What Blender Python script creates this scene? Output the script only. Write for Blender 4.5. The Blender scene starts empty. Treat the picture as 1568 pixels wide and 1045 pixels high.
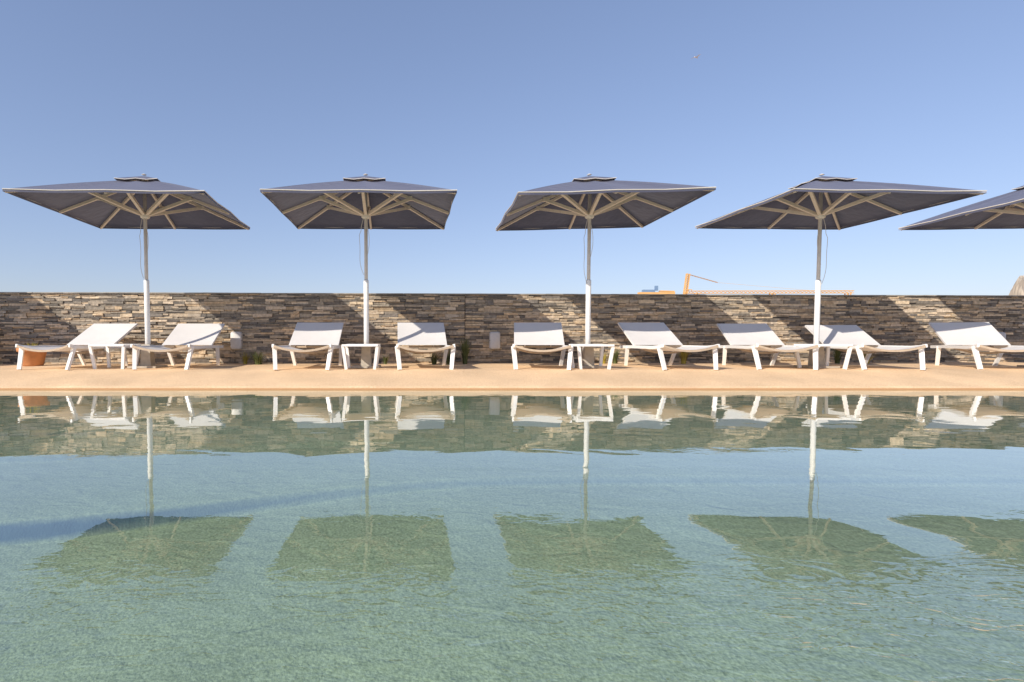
import bpy, bmesh, math, random
from mathutils import Vector, Matrix
random.seed(7)
S=0.8
scene=bpy.context.scene
scene.view_settings.view_transform='Standard'
scene.view_settings.look='None'
scene.view_settings.exposure=0
# ---------------- materials
def newmat(name):
    m=bpy.data.materials.new(name); m.use_nodes=True
    nt=m.node_tree
    return m,nt,nt.nodes["Principled BSDF"]
def N(nt,t,**k):
    n=nt.nodes.new(t)
    for a,b in k.items(): setattr(n,a,b)
    return n
def simple(name,col,rough=.6,var=.08,scale=20,bump=.0,bscale=200,spec=.5):
    m,nt,p=newmat(name)
    tc=N(nt,'ShaderNodeTexCoord'); no=N(nt,'ShaderNodeTexNoise')
    no.inputs['Scale'].default_value=scale; no.inputs['Detail'].default_value=6
    nt.links.new(tc.outputs['Object'],no.inputs['Vector'])
    r=N(nt,'ShaderNodeValToRGB')
    r.color_ramp.elements[0].position=.3; r.color_ramp.elements[1].position=.7
    r.color_ramp.elements[0].color=[c*(1-var) for c in col]+[1]
    r.color_ramp.elements[1].color=[min(1,c*(1+var)) for c in col]+[1]
    nt.links.new(no.outputs['Fac'],r.inputs['Fac']); nt.links.new(r.outputs['Color'],p.inputs['Base Color'])
    p.inputs['Roughness'].default_value=rough
    p.inputs['Specular IOR Level'].default_value=spec
    if bump>0:
        n2=N(nt,'ShaderNodeTexNoise'); n2.inputs['Scale'].default_value=bscale
        nt.links.new(tc.outputs['Object'],n2.inputs['Vector'])
        b=N(nt,'ShaderNodeBump'); b.inputs['Strength'].default_value=bump; b.inputs['Distance'].default_value=.01
        nt.links.new(n2.outputs['Fac'],b.inputs['Height']); nt.links.new(b.outputs['Normal'],p.inputs['Normal'])
    return m
M_white=simple('white_powdercoat',(.84,.82,.79),.45,.03)
M_tan=simple('sling_shade_tan',(.46,.36,.26),.7,.08)  # sand-lit shade under the sling, painted as tan on the crossbars
M_alu=simple('pole_aluminium',(.62,.57,.52),.45,.05)
M_rib=simple('rib_beige',(.66,.56,.46),.5,.06)
M_trim=simple('canopy_piping',(.66,.61,.54),.7,.05)
M_base=simple('base_concrete',(.45,.40,.33),.8,.12,12,.3)
M_lamp=simple('lamp_plastic',(.62,.60,.58),.4,.04)
M_lampd=simple('lamp_dark',(.25,.25,.25),.4,.04)
M_pot=simple('terracotta',(.50,.22,.09),.75,.15,9,.2)
M_soil=simple('soil',(.06,.04,.025),.95,.3,40,.6)
M_grass=simple('grass_green',(.10,.12,.035),.7,.35,9)
M_grassy=simple('grass_yellow',(.42,.33,.05),.7,.3,9)
M_orange=simple('crane_orange',(.66,.40,.16),.6,.1,.2)
M_blue=simple('cabin_blue',(.16,.26,.42),.5,.1,.2)
M_rope=simple('rope',(.6,.58,.55),.8,.05)
M_bird=simple('bird_grey',(.5,.45,.42),.8,.1)
M_slate=simple('coping_slate',(.30,.28,.25),.7,.25,5,.4,60)

def canopy_mat():
    m,nt,p=newmat('canopy_fabric')
    tc=N(nt,'ShaderNodeTexCoord')
    no=N(nt,'ShaderNodeTexNoise'); no.inputs['Scale'].default_value=3; no.inputs['Detail'].default_value=5
    nt.links.new(tc.outputs['Object'],no.inputs['Vector'])
    r=N(nt,'ShaderNodeValToRGB'); r.color_ramp.elements[0].color=(.066,.070,.112,1); r.color_ramp.elements[1].color=(.092,.097,.15,1)
    nt.links.new(no.outputs['Fac'],r.inputs['Fac']); nt.links.new(r.outputs['Color'],p.inputs['Base Color'])
    p.inputs['Roughness'].default_value=.8
    p.inputs['Sheen Weight'].default_value=.45
    p.inputs['Sheen Tint'].default_value=(.75,.8,1,1)
    w=N(nt,'ShaderNodeTexNoise'); w.inputs['Scale'].default_value=6; nt.links.new(tc.outputs['Object'],w.inputs['Vector'])
    b=N(nt,'ShaderNodeBump'); b.inputs['Strength'].default_value=.25; b.inputs['Distance'].default_value=.05
    nt.links.new(w.outputs['Fac'],b.inputs['Height']); nt.links.new(b.outputs['Normal'],p.inputs['Normal'])
    tr=N(nt,'ShaderNodeBsdfTranslucent'); tr.inputs['Color'].default_value=(.06,.05,.055,1)
    mx=N(nt,'ShaderNodeMixShader'); mx.inputs[0].default_value=.2
    out=nt.nodes['Material Output']
    nt.links.new(p.outputs[0],mx.inputs[1]); nt.links.new(tr.outputs[0],mx.inputs[2]); nt.links.new(mx.outputs[0],out.inputs[0])
    return m
M_canopy=canopy_mat()
def sling_mat():
    m,nt,p=newmat('sling_fabric')
    tc=N(nt,'ShaderNodeTexCoord')
    w=N(nt,'ShaderNodeTexNoise'); w.inputs['Scale'].default_value=5; w.inputs['Detail'].default_value=4
    nt.links.new(tc.outputs['Object'],w.inputs['Vector'])
    r=N(nt,'ShaderNodeValToRGB'); r.color_ramp.elements[0].color=(.74,.71,.68,1); r.color_ramp.elements[1].color=(.84,.81,.78,1)
    nt.links.new(w.outputs['Fac'],r.inputs['Fac']); nt.links.new(r.outputs['Color'],p.inputs['Base Color'])
    p.inputs['Roughness'].default_value=.75
    wv=N(nt,'ShaderNodeTexWave'); wv.inputs['Scale'].default_value=60; nt.links.new(tc.outputs['Object'],wv.inputs['Vector'])
    b=N(nt,'ShaderNodeBump'); b.inputs['Strength'].default_value=.1; b.inputs['Distance'].default_value=.003
    nt.links.new(wv.outputs['Fac'],b.inputs['Height']); nt.links.new(b.outputs['Normal'],p.inputs['Normal'])
    tr=N(nt,'ShaderNodeBsdfTranslucent'); tr.inputs['Color'].default_value=(.6,.55,.5,1)
    mx=N(nt,'ShaderNodeMixShader'); mx.inputs[0].default_value=.12
    out=nt.nodes['Material Output']
    nt.links.new(p.outputs[0],mx.inputs[1]); nt.links.new(tr.outputs[0],mx.inputs[2]); nt.links.new(mx.outputs[0],out.inputs[0])
    return m
M_sling=sling_mat()
def stone_mat():
    m,nt,p=newmat('ledge_stone')
    at=N(nt,'ShaderNodeAttribute'); at.attribute_name='Col'
    tc=N(nt,'ShaderNodeTexCoord')
    no=N(nt,'ShaderNodeTexNoise'); no.inputs['Scale'].default_value=18; no.inputs['Detail'].default_value=8
    nt.links.new(tc.outputs['Object'],no.inputs['Vector'])
    mr=N(nt,'ShaderNodeMapRange'); mr.inputs['From Min'].default_value=.3; mr.inputs['From Max'].default_value=.7
    mr.inputs['To Min'].default_value=.75; mr.inputs['To Max'].default_value=1.25
    nt.links.new(no.outputs['Fac'],mr.inputs['Value'])
    mx=N(nt,'ShaderNodeVectorMath',operation='SCALE')
    nt.links.new(at.outputs['Color'],mx.inputs[0]); nt.links.new(mr.outputs[0],mx.inputs['Scale'])
    nt.links.new(mx.outputs[0],p.inputs['Base Color'])
    p.inputs['Roughness'].default_value=.85
    b=N(nt,'ShaderNodeBump'); b.inputs['Strength'].default_value=.6; b.inputs['Distance'].default_value=.02
    nt.links.new(no.outputs['Fac'],b.inputs['Height']); nt.links.new(b.outputs['Normal'],p.inputs['Normal'])
    return m
M_stone=stone_mat()
def ground_mat():
    m,nt,p=newmat('sand_and_pool_plaster')
    L=nt.links.new
    tc=N(nt,'ShaderNodeTexCoord'); sep=N(nt,'ShaderNodeSeparateXYZ'); L(tc.outputs['Object'],sep.inputs[0])
    # sand
    n1=N(nt,'ShaderNodeTexNoise'); n1.inputs['Scale'].default_value=70; n1.inputs['Detail'].default_value=4
    L(tc.outputs['Object'],n1.inputs['Vector'])
    n2=N(nt,'ShaderNodeTexNoise'); n2.inputs['Scale'].default_value=1.3; n2.inputs['Detail'].default_value=7
    L(tc.outputs['Object'],n2.inputs['Vector'])
    r1=N(nt,'ShaderNodeValToRGB'); r1.color_ramp.elements[0].position=.32; r1.color_ramp.elements[1].position=.68
    r1.color_ramp.elements[0].color=(.70,.46,.26,1); r1.color_ramp.elements[1].color=(.94,.70,.45,1)
    L(n1.outputs['Fac'],r1.inputs['Fac'])
    mr=N(nt,'ShaderNodeMapRange'); mr.inputs['From Min'].default_value=.3; mr.inputs['From Max'].default_value=.7
    mr.inputs['To Min'].default_value=.86; mr.inputs['To Max'].default_value=1.07; L(n2.outputs['Fac'],mr.inputs['Value'])
    sc=N(nt,'ShaderNodeVectorMath',operation='SCALE'); L(r1.outputs['Color'],sc.inputs[0]); L(mr.outputs[0],sc.inputs['Scale'])
    # wet band
    wet=N(nt,'ShaderNodeMapRange'); wet.inputs['From Min'].default_value=.012; wet.inputs['From Max'].default_value=.030
    L(sep.outputs['Z'],wet.inputs['Value'])
    mw=N(nt,'ShaderNodeMix',data_type='RGBA'); mw.inputs['A'].default_value=(.52,.29,.14,1)
    L(wet.outputs[0],mw.inputs['Factor']); L(sc.outputs[0],mw.inputs['B'])
    # pool plaster
    n3=N(nt,'ShaderNodeTexNoise'); n3.inputs['Scale'].default_value=60; n3.inputs['Detail'].default_value=3
    L(tc.outputs['Object'],n3.inputs['Vector'])
    r3=N(nt,'ShaderNodeValToRGB'); r3.color_ramp.elements[0].position=.30; r3.color_ramp.elements[1].position=.70
    r3.color_ramp.elements[0].color=(.235,.25,.155,1); r3.color_ramp.elements[1].color=(.42,.435,.30,1)
    L(n3.outputs['Fac'],r3.inputs['Fac'])
    n4=N(nt,'ShaderNodeTexNoise'); n4.inputs['Scale'].default_value=.9; n4.inputs['Detail'].default_value=3
    L(tc.outputs['Object'],n4.inputs['Vector'])
    mr4=N(nt,'ShaderNodeMapRange'); mr4.inputs['From Min'].default_value=.3; mr4.inputs['From Max'].default_value=.7
    mr4.inputs['To Min'].default_value=.9; mr4.inputs['To Max'].default_value=1.1; L(n4.outputs['Fac'],mr4.inputs['Value'])
    s4=N(nt,'ShaderNodeVectorMath',operation='SCALE'); L(r3.outputs['Color'],s4.inputs[0]); L(mr4.outputs[0],s4.inputs['Scale'])
    # steep step faces: the step's shadow painted in as dark blue
    geo=N(nt,'ShaderNodeNewGeometry'); sn=N(nt,'ShaderNodeSeparateXYZ'); L(geo.outputs['Normal'],sn.inputs[0])
    rs=N(nt,'ShaderNodeMapRange'); rs.inputs['From Min'].default_value=.6; rs.inputs['From Max'].default_value=.95
    L(sn.outputs['Z'],rs.inputs['Value'])
    mrs=N(nt,'ShaderNodeMix',data_type='RGBA'); mrs.inputs['A'].default_value=(.085,.125,.16,1)
    L(rs.outputs[0],mrs.inputs['Factor']); L(s4.outputs[0],mrs.inputs['B'])
    dz=N(nt,'ShaderNodeMapRange'); dz.inputs['From Min'].default_value=-.03; dz.inputs['From Max'].default_value=0.0
    L(sep.outputs['Z'],dz.inputs['Value'])
    mf=N(nt,'ShaderNodeMix',data_type='RGBA'); L(dz.outputs[0],mf.inputs['Factor']); L(mrs.outputs['Result'],mf.inputs['A']); L(mw.outputs['Result'],mf.inputs['B'])
    L(mf.outputs['Result'],p.inputs['Base Color'])
    p.inputs['Roughness'].default_value=.9; p.inputs['Specular IOR Level'].default_value=.2
    # bump waves added to the pool floor to imitate dappled light, fine grain everywhere
    mpr=N(nt,'ShaderNodeMapping'); mpr.inputs['Scale'].default_value=(1,1.6,1); mpr.inputs['Rotation'].default_value=(0,0,-.4); L(tc.outputs['Object'],mpr.inputs['Vector'])
    rp=N(nt,'ShaderNodeTexNoise'); rp.inputs['Scale'].default_value=4.5; rp.inputs['Detail'].default_value=1; rp.inputs['Distortion'].default_value=1.0
    L(mpr.outputs[0],rp.inputs['Vector'])
    b0=N(nt,'ShaderNodeBump'); b0.inputs['Strength'].default_value=1; b0.inputs['Distance'].default_value=.016
    L(rp.outputs['Fac'],b0.inputs['Height'])
    dzz=N(nt,'ShaderNodeMapRange'); dzz.inputs['From Min'].default_value=-.05; dzz.inputs['From Max'].default_value=-.3; dzz.inputs['To Min'].default_value=0; dzz.inputs['To Max'].default_value=1
    L(sep.outputs['Z'],dzz.inputs['Value']); L(dzz.outputs[0],b0.inputs['Strength'])
    b=N(nt,'ShaderNodeBump'); b.inputs['Strength'].default_value=.6; b.inputs['Distance'].default_value=.01
    L(n1.outputs['Fac'],b.inputs['Height']); L(b0.outputs['Normal'],b.inputs['Normal']); L(b.outputs['Normal'],p.inputs['Normal'])
    return m
M_ground=ground_mat()
def water_mat():
    m=bpy.data.materials.new('pool_water'); m.use_nodes=True
    nt=m.node_tree; nt.nodes.clear(); L=nt.links.new
    def mth(op,a,b,clamp=False):
        n=N(nt,'ShaderNodeMath',operation=op,use_clamp=clamp)
        for i,v in enumerate((a,b)):
            if v is None: continue
            if isinstance(v,(int,float)): n.inputs[i].default_value=v
            else: L(v,n.inputs[i])
        return n.outputs[0]
    def mrange(v,a,b,c,d,smooth=False):
        n=N(nt,'ShaderNodeMapRange'); L(v,n.inputs['Value'])
        if smooth: n.interpolation_type='SMOOTHSTEP'
        for k,x in zip(('From Min','From Max','To Min','To Max'),(a,b,c,d)): n.inputs[k].default_value=x
        return n.outputs[0]
    out=N(nt,'ShaderNodeOutputMaterial'); tc=N(nt,'ShaderNodeTexCoord')
    mp=N(nt,'ShaderNodeMapping'); mp.inputs['Scale'].default_value=(1,1.5,1); mp.inputs['Rotation'].default_value=(0,0,.35)
    L(tc.outputs['Object'],mp.inputs['Vector'])
    def noise(sc,det,dist,vec=mp.outputs[0]):
        n=N(nt,'ShaderNodeTexNoise'); n.inputs['Scale'].default_value=sc; n.inputs['Detail'].default_value=det; n.inputs['Distortion'].default_value=dist
        L(vec,n.inputs['Vector']); return n.outputs['Fac']
    n1=noise(1.8,1,.6); n2=noise(8,2,1.2)
    mp2=N(nt,'ShaderNodeMapping'); mp2.inputs['Scale'].default_value=(1,1.9,1); mp2.inputs['Rotation'].default_value=(0,0,-.45)
    L(tc.outputs['Object'],mp2.inputs['Vector'])
    n5=noise(3.8,2,1.2,mp2.outputs[0])
    ridge=mth('POWER',mth('SUBTRACT',1.0,mth('MULTIPLY',mth('ABSOLUTE',mth('SUBTRACT',n5,.5),None),4.0),True),3.0)
    sep=N(nt,'ShaderNodeSeparateXYZ'); L(tc.outputs['Object'],sep.inputs[0])
    mk=noise(.6,1,0,tc.outputs['Object'])
    mkr=mrange(mk,.4,.62,.15,1.2)
    near=mrange(sep.outputs['Y'],2.1,1.35,0,1,True)
    side=mrange(sep.outputs['X'],.1,1.4,.3,1.0,True)
    wide=mrange(sep.outputs['Y'],4.5,2.4,.25,.8)
    a2=mth('MULTIPLY',mth('MULTIPLY',n2,mkr),mth('ADD',mth('MULTIPLY',near,1.1),mth('MULTIPLY',wide,.11)))
    a5=mth('MULTIPLY',mth('MULTIPLY',ridge,.5),mth('MULTIPLY',near,side))
    hsum=mth('ADD',mth('ADD',mth('MULTIPLY',n1,.42),a2),a5)
    b=N(nt,'ShaderNodeBump'); b.inputs['Strength'].default_value=1; b.inputs['Distance'].default_value=.0036
    L(hsum,b.inputs['Height'])
    geo=N(nt,'ShaderNodeNewGeometry')
    dp=N(nt,'ShaderNodeVectorMath',operation='DOT_PRODUCT'); L(b.outputs[0],dp.inputs[0]); L(geo.outputs['Incoming'],dp.inputs[1])
    om=mth('SUBTRACT',1.0,mth('ABSOLUTE',dp.outputs['Value'],None),True)
    fr=mth('ADD',mth('MULTIPLY',mth('POWER',om,3.7),.95),.05,True)
    gl=N(nt,'ShaderNodeBsdfGlossy'); gl.inputs['Roughness'].default_value=.0; gl.inputs['Color'].default_value=(1,1,1,1)
    L(b.outputs[0],gl.inputs['Normal'])
    tr=N(nt,'ShaderNodeBsdfTransparent'); tr.inputs['Color'].default_value=(.84,.965,.935,1)
    mx=N(nt,'ShaderNodeMixShader'); L(fr,mx.inputs[0]); L(tr.outputs[0],mx.inputs[1]); L(gl.outputs[0],mx.inputs[2])
    L(mx.outputs[0],out.inputs[0])
    return m
M_water=water_mat()

# ---------------- mesh helpers
roots=[]
def mkobj(name,bm,mat,parent=None,smooth=False):
    me=bpy.data.meshes.new(name); bm.to_mesh(me); bm.free()
    if isinstance(mat,list):
        for x in mat: me.materials.append(x)
    else: me.materials.append(mat)
    if smooth:
        for f in me.polygons: f.use_smooth=True
    o=bpy.data.objects.new(name,me); scene.collection.objects.link(o)
    if parent: o.parent=parent
    else: roots.append(o)
    return o
def empty(name,loc,rz=0,rx=0,ry=0):
    e=bpy.data.objects.new(name,None); scene.collection.objects.link(e)
    e.location=loc; e.rotation_euler=(rx,ry,rz); e.empty_display_size=.2; roots.append(e); return e
def beam(bm,a,b,w,h,w2=None,h2=None,up=Vector((0,0,1))):
    a=Vector(a); b=Vector(b); d=(b-a).normalized()
    if abs(d.dot(up))>.95: up=Vector((0,1,0))
    s=d.cross(up).normalized(); u=s.cross(d).normalized()
    w2=w if w2 is None else w2; h2=h if h2 is None else h2
    vs=[]
    for p,ww,hh in((a,w,h),(b,w2,h2)):
        for i,j in((-1,-1),(1,-1),(1,1),(-1,1)):
            vs.append(bm.verts.new(p+s*i*ww/2+u*j*hh/2))
    for q in((3,2,1,0),(4,5,6,7),(0,1,5,4),(1,2,6,5),(2,3,7,6),(3,0,4,7)):
        bm.faces.new([vs[k] for k in q])
def tube(bm,pts,r,seg=8,r2=None):
    pts=[Vector(p) for p in pts]; rings=[]
    n=len(pts)
    for i,p in enumerate(pts):
        d=(pts[min(i+1,n-1)]-pts[max(i-1,0)]).normalized()
        up=Vector((0,0,1)) if abs(d.z)<.9 else Vector((0,1,0))
        s=d.cross(up).normalized(); u=s.cross(d).normalized()
        rr=r if r2 is None else r+(r2-r)*i/(n-1)
        rings.append([bm.verts.new(p+s*math.cos(2*math.pi*k/seg)*rr+u*math.sin(2*math.pi*k/seg)*rr) for k in range(seg)])
    for i in range(n-1):
        for k in range(seg):
            bm.faces.new((rings[i][k],rings[i][(k+1)%seg],rings[i+1][(k+1)%seg],rings[i+1][k]))
    bm.faces.new(rings[0][::-1]); bm.faces.new(rings[-1])
def lathe(bm,prof,seg=24,c=(0,0,0)):
    c=Vector(c); rings=[]
    for r,z in prof:
        rings.append([bm.verts.new(c+Vector((math.cos(2*math.pi*k/seg)*r,math.sin(2*math.pi*k/seg)*r,z))) for k in range(seg)])
    for i in range(len(rings)-1):
        for k in range(seg): bm.faces.new((rings[i][k],rings[i][(k+1)%seg],rings[i+1][(k+1)%seg],rings[i+1][k]))
    bm.faces.new(rings[0][::-1]); bm.faces.new(rings[-1])

# ---------------- ground
DECK=.22
def sstep(a,b,x):
    t=max(0,min(1,(x-a)/(b-a))); return t*t*(3-2*t)
def H(x,y):
    if x<-13 or x>21 or y<-2.5: return DECK
    if y>11: return DECK
    ye=8.46
    if y>ye:
        t=(y-ye)/1.3
        base=.02+ (DECK-.02)*min(1,max(0,t))**.8 if t>0 else 0
        return min(DECK, base)+.005*math.sin(x*3.1+y*2)+.003*math.sin(x*7.3-y*5)
    base=-.02-.06*(ye-y)
    yc=4.25-.62*sstep(.6,-3.4,x)-.3*sstep(-2.5,-8,x)
    A=.055+.075*sstep(.3,-3.0,x)
    base-=A*sstep(yc+.04,yc-.04,y)
    for k,(y0,a) in enumerate(((5.5,.05),(6.3,.05),(7.1,.045))):
        yk=y0-.4*sstep(0,-5,x)
        base-=a*sstep(1.5,-3.5,x)*sstep(yk+.03,yk-.03,y)
    base-=.12*sstep(4,0,y)
    return base
def frange(a,b,s):
    n=int(round((b-a)/s)); return [a+(b-a)*i/n for i in range(n+1)]
xs=[-3000,-800,-200,-60,-25,-13.05]+frange(-13,21,.12)+[21.05,30,60,200,800,3000]
ys=[-3000,-800,-200,-40,-8,-2.55]+frange(-2.5,2.9,.1)+frange(2.92,7.4,.03)+frange(7.45,10,.05)+frange(10.3,13,.5)+[20,60,200,800,3000]
verts=[(x,y,H(x,y)) for y in ys for x in xs]
nx=len(xs)
faces=[(j*nx+i,j*nx+i+1,(j+1)*nx+i+1,(j+1)*nx+i) for j in range(len(ys)-1) for i in range(nx-1)]
me=bpy.data.meshes.new('ground'); me.from_pydata(verts,[],faces); me.materials.append(M_ground)
for f in me.polygons: f.use_smooth=True
g=bpy.data.objects.new('ground',me); scene.collection.objects.link(g); roots.append(g)
# water
bm=bmesh.new()
vs=[bm.verts.new(v) for v in((-13.02,-2.52,0),(21.02,-2.52,0),(21.02,8.5,0),(-13.02,8.5,0))]
bm.faces.new(vs); mkobj('pool_water',bm,M_water)

# ---------------- stone wall
def wy(x): return 12.05+.045*(x+7)
WH=1.46
def stone_wall():
    V=[];F=[];C=[]
    pal=[(.44,.355,.26),(.28,.24,.19),(.54,.44,.33),(.24,.21,.175),(.58,.46,.32),(.38,.32,.25),(.50,.375,.245),(.17,.15,.13)]
    def stone(x0,x1,z0,z1,pr):
        b=len(V); j=lambda s:random.uniform(-s,s)
        front=[(x0,z0),(x1,z0),(x1,z1),(x0,z1)]
        for (x,z) in front: V.append((x+j(.006),-pr+j(.008),z+j(.006)))
        for (x,z) in front: V.append((x,.06,z))
        for q in((0,1,2,3),(1,5,6,2),(3,2,6,7),(0,4,5,1),(0,3,7,4)): F.append(tuple(b+k for k in q))
        c=random.choice(pal); k=random.uniform(.75,1.2); c=tuple(a*k for a in c)+(1,)
        for _ in range(5): C.append(c)
    for (a,bb,off) in((-14,8.0,0),(8.01,30,-.0)):
        z=0.0
        while z<WH-.005:
            h=min(random.choice((.028,.035,.045,.045,.055,.07)),WH-z)
            x=a
            while x<bb:
                l=random.uniform(.10,.42)
                x2=min(bb,x+l)
                if bb-x2<.06: x2=bb
                if h>.05 and random.random()<.3:
                    stone(x+.002,x2-.002,z+.002,z+h*.5-.001,random.uniform(0,.04)+off)
                    stone(x+.002,x2-.002,z+h*.5+.001,z+h-.002,random.uniform(0,.04)+off)
                else: stone(x+.002,x2-.002,z+.002,z+h-.002,random.uniform(0,.045)+off)
                x=x2
            z+=h
    me=bpy.data.meshes.new('stone_cladding'); me.from_pydata(V,[],F); me.materials.append(M_stone)
    ca=me.color_attributes.new('Col','FLOAT_COLOR','CORNER')
    for p in me.polygons:
        for k in p.loop_indices: ca.data[k].color=C[p.index]
    return me
ang=math.atan(.045)
wall=empty('stone_wall',(-7,12.05,DECK-.01),ang)
me=stone_wall(); o=bpy.data.objects.new('stone_cladding',me); scene.collection.objects.link(o); o.parent=wall
bm=bmesh.new(); beam(bm,(-14,.2,WH/2),(30,.2,WH/2),.3,WH-.004)
mkobj('wall_core',bm,M_soil,wall)
bm=bmesh.new(); x=-14
while x<30:
    l=random.uniform(.5,.9); beam(bm,(x,.16,WH+.012+random.uniform(-.003,.003)),(x+l-.006,.16,WH+.012),.43+random.uniform(-.02,.02),.022); x+=l
mkobj('coping',bm,M_slate,wall)

# ---------------- umbrellas
def parasol(x,rz,rx=0,ry=0,y=10.5,seed=0):
    rnd=random.Random(seed)
    e=empty('patio_umbrella',(x,y,DECK),0)
    hz=2.79; az=3.40; R=1.5; seg=6
    top=bpy.data.objects.new('canopy_head',None); scene.collection.objects.link(top); top.parent=e
    top.location=(0,0,hz); top.rotation_euler=(rx,ry,rz)
    def per(t):
        P=[(-1,-1),(0,-1),(1,-1),(1,0),(1,1),(0,1),(-1,1),(-1,0)]
        i=int(t)%8; f=t-int(t); a=P[i]; b=P[(i+1)%8]
        return a[0]+(b[0]-a[0])*f,a[1]+(b[1]-a[1])*f,f
    rise=az-hz-.05
    def surf(r,t,extra=0):
        px,py,f=per(t)
        pull=1-.014*math.sin(math.pi*f)*r
        z=rise*(1-r)+.02*math.sin(math.pi*r)-.035*math.sin(math.pi*f)*math.sin(math.pi*min(1,r*.9))+extra
        return (px*R*r*pull,py*R*r*pull,z)
    bm=bmesh.new(); nr=10; na=8*seg
    rings=[[bm.verts.new(surf(.13+.87*i/nr,k/seg)) for k in range(na)] for i in range(nr+1)]
    for i in range(nr):
        for k in range(na): bm.faces.new((rings[i][k],rings[i][(k+1)%na],rings[i+1][(k+1)%na],rings[i+1][k]))
    low=[bm.verts.new(v.co+Vector((0,0,-.035))) for v in rings[-1]]
    for k in range(na): bm.faces.new((rings[-1][k],rings[-1][(k+1)%na],low[(k+1)%na],low[k]))
    mkobj('canopy',bm,M_canopy,top,True)
    bm=bmesh.new()
    def cap(r,t):
        px,py,f=per(t); return (px*R*r,py*R*r,rise*(1-r)+.06-.02*math.sin(math.pi*f)*r*4)
    rings=[[bm.verts.new(cap(.005+.235*i/4,k/seg)) for k in range(na)] for i in range(5)]
    for i in range(4):
        for k in range(na): bm.faces.new((rings[i][k],rings[i][(k+1)%na],rings[i+1][(k+1)%na],rings[i+1][k]))
    mkobj('vent_cap',bm,M_canopy,top,True)
    bm=bmesh.new()
    pts=[Vector(surf(1,k/2))+Vector((0,0,0.004)) for k in range(17)]
    tube(bm,pts,.008,5)
    pts=[Vector(cap(.24,k/2))+Vector((0,0,0.0)) for k in range(17)]
    tube(bm,pts,.007,5)
    mkobj('piping',bm,M_trim,top)
    bm=bmesh.new(); hub=-.06
    for k in range(8):
        px,py,_=per(k)
        a=Vector((px*.06,py*.06,rise+.0)); b=Vector((px*R*.985,py*R*.985,-.03))
        beam(bm,a+Vector((0,0,-.05)),b,.042,.05,.036,.04)
        m=a.lerp(b,.52 if k%2 else .50)+Vector((0,0,-.03))
        n=Vector((px,py,0)).normalized()
        beam(bm,n*.06+Vector((0,0,hub)),m,.050,.050)
        beam(bm,m+Vector((0,0,-.03)),m+Vector((0,0,.04)),.06,.06)
    mkobj('ribs_and_struts',bm,M_rib,top)
    bm=bmesh.new()
    lathe(bm,[(.055,hub-.07),(.08,hub-.05),(.08,hub+.03),(.05,hub+.05)],16)
    lathe(bm,[(.05,rise-.09),(.065,rise-.07),(.065,rise-.01),(.03,rise+.0)],16)
    lathe(bm,[(.03,rise+.075),(.045,rise+.08),(.03,rise+.09),(.012,rise+.10)],12)
    mkobj('hubs',bm,M_trim,top,True)
    bm=bmesh.new(); tube(bm,[(0,0,.9),(0,0,2.0),(0,0,az-.06)],.031,14)
    mkobj('upper_pole',bm,M_alu,e,True)
    bm=bmesh.new(); lathe(bm,[(.046,.05),(.046,1.55),(.042,1.57),(.032,1.575)],16)
    mkobj('lower_sleeve',bm,M_white,e,True)
    bm=bmesh.new()
    beam(bm,(.0,-.02,0),(.0,-.02,.42),.19,.19,.15,.15)
    beam(bm,(.0,-.02,0.002),(.0,-.02,.035),.5,.5)
    mkobj('base_block',bm,M_base,e)
    bm=bmesh.new()
    sg=rnd.choice((-1,1)); aa=rnd.uniform(.06,.12); bb=rnd.uniform(1.0,1.25)
    pts=[]
    for i in range(17):
        t=i/16; pts.append((sg*(.03+aa*math.sin(math.pi*t)**1.0*(1 if t>.3 else .6)+.02*math.sin(9*t)),-.03,hz-.1-bb*t))
    tube(bm,pts,.0045,5)
    pts=[(sg*(.03-.13*(math.sin(math.pi*i/12)))*.6,-.03,hz-.1-.85*i/12) for i in range(13)]
    tube(bm,pts,.0045,5)
    mkobj('cord',bm,M_rope,e)
    return e
d2=math.radians
parasol(-11.1,d2(4),seed=1)
parasol(-4.87,d2(3),0,d2(-.2),seed=2)
parasol(-.93,d2(1.0),0,0,seed=3)
parasol(3.06,d2(-1),0,d2(-1.2),seed=4)
parasol(7.18,d2(1.5),0,d2(.2),seed=5)
parasol(11.3,d2(-2),0,d2(-.5),seed=6)

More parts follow.
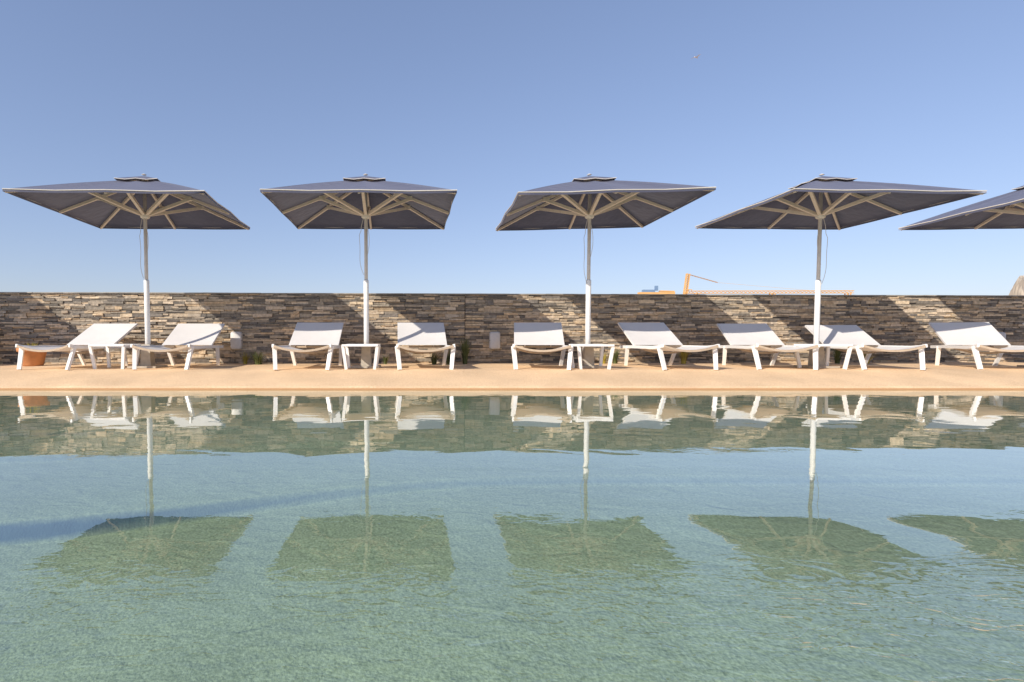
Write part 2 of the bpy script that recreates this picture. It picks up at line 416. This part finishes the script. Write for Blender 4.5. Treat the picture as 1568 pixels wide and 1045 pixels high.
# ---------------- loungers
def lounger(xf,xh,y0=9.7,up=.43,seed=0):
    rz=-math.atan2(xh-xf,2.0)
    e=empty('sun_lounger',(xf,y0,DECK),rz)
    hw=.475; sz=.37
    bm=bmesh.new()
    for s in(-1,1):
        path=[(s*hw,0,.405),(s*hw,.12,.385),(s*(hw),.35,sz),(s*hw,1.2,sz),(s*hw,1.78,sz-.01)]
        for a,b in zip(path,path[1:]): beam(bm,a,b,.036,.055)
        beam(bm,(s*(hw+.004),.13,.39),(s*(hw-.04),.0,0),.070,.045,.062,.040)
        beam(bm,(s*(hw+.004),1.45,.36),(s*(hw-.04),1.62,0),.070,.040,.060,.036)
    by,bz=1.18,sz+.01; ty,tz=1.98,sz+up
    for s in(-1,1): beam(bm,(s*(hw-.03),by,bz),(s*(hw-.03),ty,tz),.034,.030)
    beam(bm,(-hw+.03,ty,tz),(hw-.03,ty,tz),.034,.030)
    for s in(-1,1): beam(bm,(s*.25,1.62,sz+up*.5),(s*.25,1.72,sz),.02,.02)
    mkobj('frame',bm,M_white,e)
    bm=bmesh.new()
    for yy,zz,dip in((0.0,.400,.085),(.9,sz-.02,.09),(1.75,sz-.01,.0)):
        n=12; pts=[]
        for i in range(n+1):
            t=i/n*2-1; pts.append((t*(hw-.015),yy,zz-dip*(1-t*t)))
        for a,b in zip(pts,pts[1:]): beam(bm,a,b,.026,.034)
    mkobj('curved_crossbars',bm,M_tan,e)
    bm=bmesh.new()
    def sheet(P,nx,ny):
        g=[[bm.verts.new(P(i/nx,j/ny)) for i in range(nx+1)] for j in range(ny+1)]
        for j in range(ny):
            for i in range(nx): bm.faces.new((g[j][i],g[j][i+1],g[j+1][i+1],g[j+1][i]))
    def seat(u,v):
        t=u*2-1; y=.02+v*1.15
        z0=.400-.035*min(1,v*3.4); return (t*(hw-.015),y,z0+.018-.085*(1-t*t))
    sheet(seat,12,10)
    mkobj('seat_sling',bm,M_sling,e,True)
    bm=bmesh.new()
    def back(u,v):
        t=u*2-1
        y=by+(ty-by)*v; z=bz+(tz-bz)*v+.022-.03*(1-t*t)*math.sin(math.pi*min(1,v*.98))
        return (t*(hw-.012),y-.012,z)
    sheet(back,10,8)
    def wrap(u,v):
        t=u*2-1; a=v*math.pi
        return (t*(hw-.012),ty-.012+math.sin(a)*.03,tz+.002+math.cos(a)*.02)
    sheet(wrap,10,5)
    mkobj('back_sling',bm,M_sling,e,True)
    return e
px=lambda p,d:(p-640)/891*d
for i,(xf,xh,up) in enumerate([(-6.27,-6.05,.43),(-4.32,-4.35,.43),(-1.94,-1.95,.45),(.13,.05,.45),(2.08,2.4,.45),(4.54,4.45,.45),(6.2,6.5,.43),(7.94,8.25,.40),(9.95,10.75,.45),(12.2,12.7,.45),(-8.9,-8.95,.45)]):
    lounger(xf,xh,9.72+.04*math.sin(i*2.3),up,i)

# ---------------- side tables
def table(x,y,rz=0):
    e=empty('side_table',(x,y,DECK),rz)
    bm=bmesh.new(); w=.29
    beam(bm,(-w,0,.41),(w,0,.41),.56,.018)
    for s in(-1,1):
        beam(bm,(-w-.012,s*.29,.408),(w+.012,s*.29,.408),.03,.034)
        beam(bm,(s*(w+.006),-.272,.406),(s*(w+.006),.272,.406),.03,.034)
        for q in(-1,1):
            beam(bm,(s*(w-.0),q*.27,.395),(s*(w-.05),q*.22,0),.05,.04)
    o=mkobj('table_frame',bm,M_white,e)
for x,y in((-5.3,10.15),(-.98,10.05),(3.0,10.05),(7.05,10.1)):
    table(x,y+.05,random.uniform(-.05,.05))

# ---------------- wall lamps
def walllamp(x):
    y=wy(x)-.05
    e=empty('wall_lamp',(x,y,DECK+.48),ang)
    bm=bmesh.new()
    def pill(w,h,y0,y1,bev):
        n=10
        r=min(w,h)*.42
        pts=[]
        for cx,cz,a0 in((w-r,h-r,0),(-w+r,h-r,90),(-w+r,-h+r,180),(w-r,-h+r,270)):
            for k in range(n+1):
                a=math.radians(a0+90*k/n); pts.append((cx+r*math.cos(a),cz+r*math.sin(a)))
        rings=[]
        for yy,s in((y0,1),(y1+bev,1),(y1+bev*.3,.95),(y1,.85)):
            rings.append([bm.verts.new((p[0]*s,yy,p[1]*s)) for p in pts])
        m=len(pts)
        for a,b in zip(rings,rings[1:]):
            for k in range(m): bm.faces.new((a[k],a[(k+1)%m],b[(k+1)%m],b[k]))
        bm.faces.new(rings[-1])
    pill(.115,.185,.04,-.075,.04)
    mkobj('lamp_body',bm,M_lamp,e,True)
    bm=bmesh.new(); beam(bm,(-.12,-.02,.0),(.12,-.02,.0),.10,.012); mkobj('lamp_seam',bm,M_lampd,e)
for p in(366,758,1570): walllamp(px(p,12.3))

# ---------------- plants
def tuft(name,x,y,h,n,mat,spread=.12,z=DECK):
    bm=bmesh.new()
    for _ in range(n):
        a=random.uniform(0,6.28); r=random.uniform(0,spread*.4)
        p=Vector((math.cos(a)*r,math.sin(a)*r,0)); L=h*random.uniform(.55,1.1); lean=random.uniform(.1,1)*spread*1.6
        w=random.uniform(.006,.012); s=Vector((-math.sin(a),math.cos(a),0)); d=Vector((math.cos(a),math.sin(a),0))
        prev=None
        for i in range(6):
            t=i/5; c=p+d*lean*t*t+Vector((0,0,L*(t-.25*t*t*lean/spread*.6)))
            ww=w*(1-t*.9); cur=(bm.verts.new(c-s*ww),bm.verts.new(c+s*ww))
            if prev: bm.faces.new((prev[0],prev[1],cur[1],cur[0]))
            prev=cur
    o=mkobj(name,bm,mat); o.location=(x,y,z); return o
for p,d,h,n,mt,sp in((395,11.7,.30,120,M_grass,.18),(712,11.9,.62,170,M_grass,.12),(688,11.7,.34,90,M_grass,.15),(1047,12.0,.45,130,M_grassy,.12),(1327,12.1,.34,100,M_grassy,.13),(1283,12.1,.45,90,M_grass,.12),(665,11.8,.28,70,M_grass,.13),(375,11.9,.28,60,M_grassy,.10),(942,12.1,.35,80,M_grass,.12),(925,12.1,.25,60,M_grassy,.12),(590,11.9,.22,50,M_grass,.10)):
    tuft('ornamental_grass',px(p,d),d,h,n,mt,sp)
e=empty('flower_pot',(px(50,11.2),11.2,DECK))
bm=bmesh.new(); lathe(bm,[(.17,0),(.18,.02),(.235,.27),(.26,.275),(.265,.34),(.24,.345),(.225,.30),(.22,.29)],28)
mkobj('pot',bm,M_pot,e,True)
bm=bmesh.new()
for _ in range(60):
    a=random.uniform(0,6.28); L=random.uniform(.06,.16); d=Vector((math.cos(a),math.sin(a),0)); r=random.uniform(0,.14)
    c=d*r+Vector((0,0,.30)); s=Vector((-math.sin(a),math.cos(a),0))*.012
    bm.faces.new((bm.verts.new(c-s),bm.verts.new(c+s),bm.verts.new(c+d*.06+Vector((0,0,L)))))
mkobj('seedlings',bm,M_grassy,e)

# ---------------- far gantry crane
D=200.; k=D/891
def P(x,y,dy=0): return Vector(((x-640)*k,D+dy,.75+(518-y)*k))
def lattice(bm,a,b,w,n,t):
    a=Vector(a); b=Vector(b); d=(b-a).normalized()
    up=Vector((0,0,1)) if abs(d.z)<.8 else Vector((1,0,0))
    s=d.cross(up).normalized(); u=s.cross(d)
    cs=[s*i*w/2+u*j*w/2 for i,j in((-1,-1),(1,-1),(1,1),(-1,1))]
    for c in cs: beam(bm,a+c,b+c,t,t)
    for i in range(n):
        p=a.lerp(b,i/n); q=a.lerp(b,(i+1)/n)
        for m in range(4):
            beam(bm,p+cs[m],q+cs[(m+1)%4],t*.7,t*.7)
e=empty('gantry_crane',(0,0,0))
bm=bmesh.new()
lattice(bm,P(1056,448),P(1303,447.5),.8,40,.2)
for xx in(1065,1180,1295): lattice(bm,P(xx,450),Vector((P(xx,450).x,D,0)),1.2,9,.25)
lattice(bm,P(1046,460),P(1051,420),.9,12,.22)
lattice(bm,P(1051,421),P(1110,431,6),.2,10,.06)
beam(bm,P(1110,431,6),P(1300,447,6),.06,.06)
lattice(bm,P(1046,447),P(1056,447),1.2,3,.2)
beam(bm,P(976,450),P(1030,450),2,.8)
beam(bm,P(976,451),Vector((P(976,451).x+.5,D,0)),1,1); beam(bm,P(1028,451),Vector((P(1028,451).x,D,0)),1,1)
beam(bm,P(1008,446.5),P(1030,447),1.4,.4)
mkobj('gantry_steel',bm,M_orange,e)
bm=bmesh.new(); beam(bm,P(982,446.5),P(1000,446.5),1.5,.9); beam(bm,P(1001,442),P(1005,442),1,1.6)
mkobj('crane_cabin',bm,M_blue,e)
# hill
def hill():
    bm=bmesh.new(); n=60; m=24
    from mathutils import noise
    M=simple('limestone',(.42,.36,.29),.9,.3,.05)
    g=[]
    for j in range(m+1):
        row=[]
        for i in range(n+1):
            y=600+j*3; x=592+i*3+(y-600)*1.05
            u=i*3
            pk=68*min(1,max(0,(u+14)/38))**1.1+30*sstep(30,180,u)
            z=pk*math.sin(math.pi*min(1,.12+j/m*.88))+ noise.fractal(Vector((x*.09,y*.09,0)),1,2,5)*min(9,pk*.22)
            if j==0 or j==m: z=-1
            row.append(bm.verts.new((x,y,z)))
        g.append(row)
    for j in range(m):
        for i in range(n): bm.faces.new((g[j][i],g[j][i+1],g[j+1][i+1],g[j+1][i]))
    mkobj('hill',bm,M)
hill()
bm=bmesh.new()
tube(bm,[(-.25,0,0),(-.1,0,.02),(.12,0,.02),(.25,0,.03)],.05,8,.03)
for s in(-1,1):
    a=[(-.05,0,.04),(.1,0,.04),(.08,s*.3,.16),(-.02,s*.3,.15)]; v=[bm.verts.new(p) for p in a]; bm.faces.new(v)
    v2=[v[3],v[2],bm.verts.new((-.06,s*.62,.08))]; bm.faces.new(v2)
o=mkobj('seagull',bm,M_bird); o.location=((1056-640)*60/891,60,.75+(518-99)*60/891); o.rotation_euler=(0,.1,.5)

# ---------------- world + sun
sd=Vector((1.2,1.13,-1.0)).normalized()
el=math.asin(-sd.z); az=math.atan2(-sd.x,-sd.y)
w=bpy.data.worlds.new("World"); scene.world=w; w.use_nodes=True
nt=w.node_tree; bg=nt.nodes['Background']; sky=nt.nodes.new('ShaderNodeTexSky'); sky.sky_type='NISHITA'; sky.sun_disc=False
sky.sun_elevation=el; sky.sun_rotation=az%(2*math.pi); sky.air_density=1.0; sky.dust_density=.6; sky.ozone_density=2.0; sky.altitude=0
gm=nt.nodes.new('ShaderNodeGamma'); gm.inputs['Gamma'].default_value=.66
vm=nt.nodes.new('ShaderNodeVectorMath'); vm.operation='MULTIPLY'; vm.inputs[1].default_value=(1.38,1.42,1.72)
nt.links.new(sky.outputs[0],gm.inputs[0]); nt.links.new(gm.outputs[0],vm.inputs[0]); nt.links.new(vm.outputs[0],bg.inputs[0]); bg.inputs[1].default_value=.15
ld=bpy.data.lights.new('sun','SUN'); ld.energy=5; ld.angle=math.radians(.53); ld.color=(1,.92,.80)
lo=bpy.data.objects.new('sun',ld); scene.collection.objects.link(lo); lo.rotation_euler=sd.to_track_quat('-Z','Y').to_euler(); lo.location=(-10,-10,12)

# real-world scale
for o in roots:
    o.location=Vector(o.location)*S; o.scale=Vector(o.scale)*S
cd=bpy.data.cameras.new('camera'); cam=bpy.data.objects.new('camera',cd); scene.collection.objects.link(cam)
cam.location=(0,0,.75*S); cam.rotation_euler=(math.radians(90-2.7),0,0)
cd.sensor_width=36; cd.lens=20.46; cd.shift_x=.0918; cd.shift_y=.024; cd.clip_start=.05; cd.clip_end=8000
scene.camera=cam
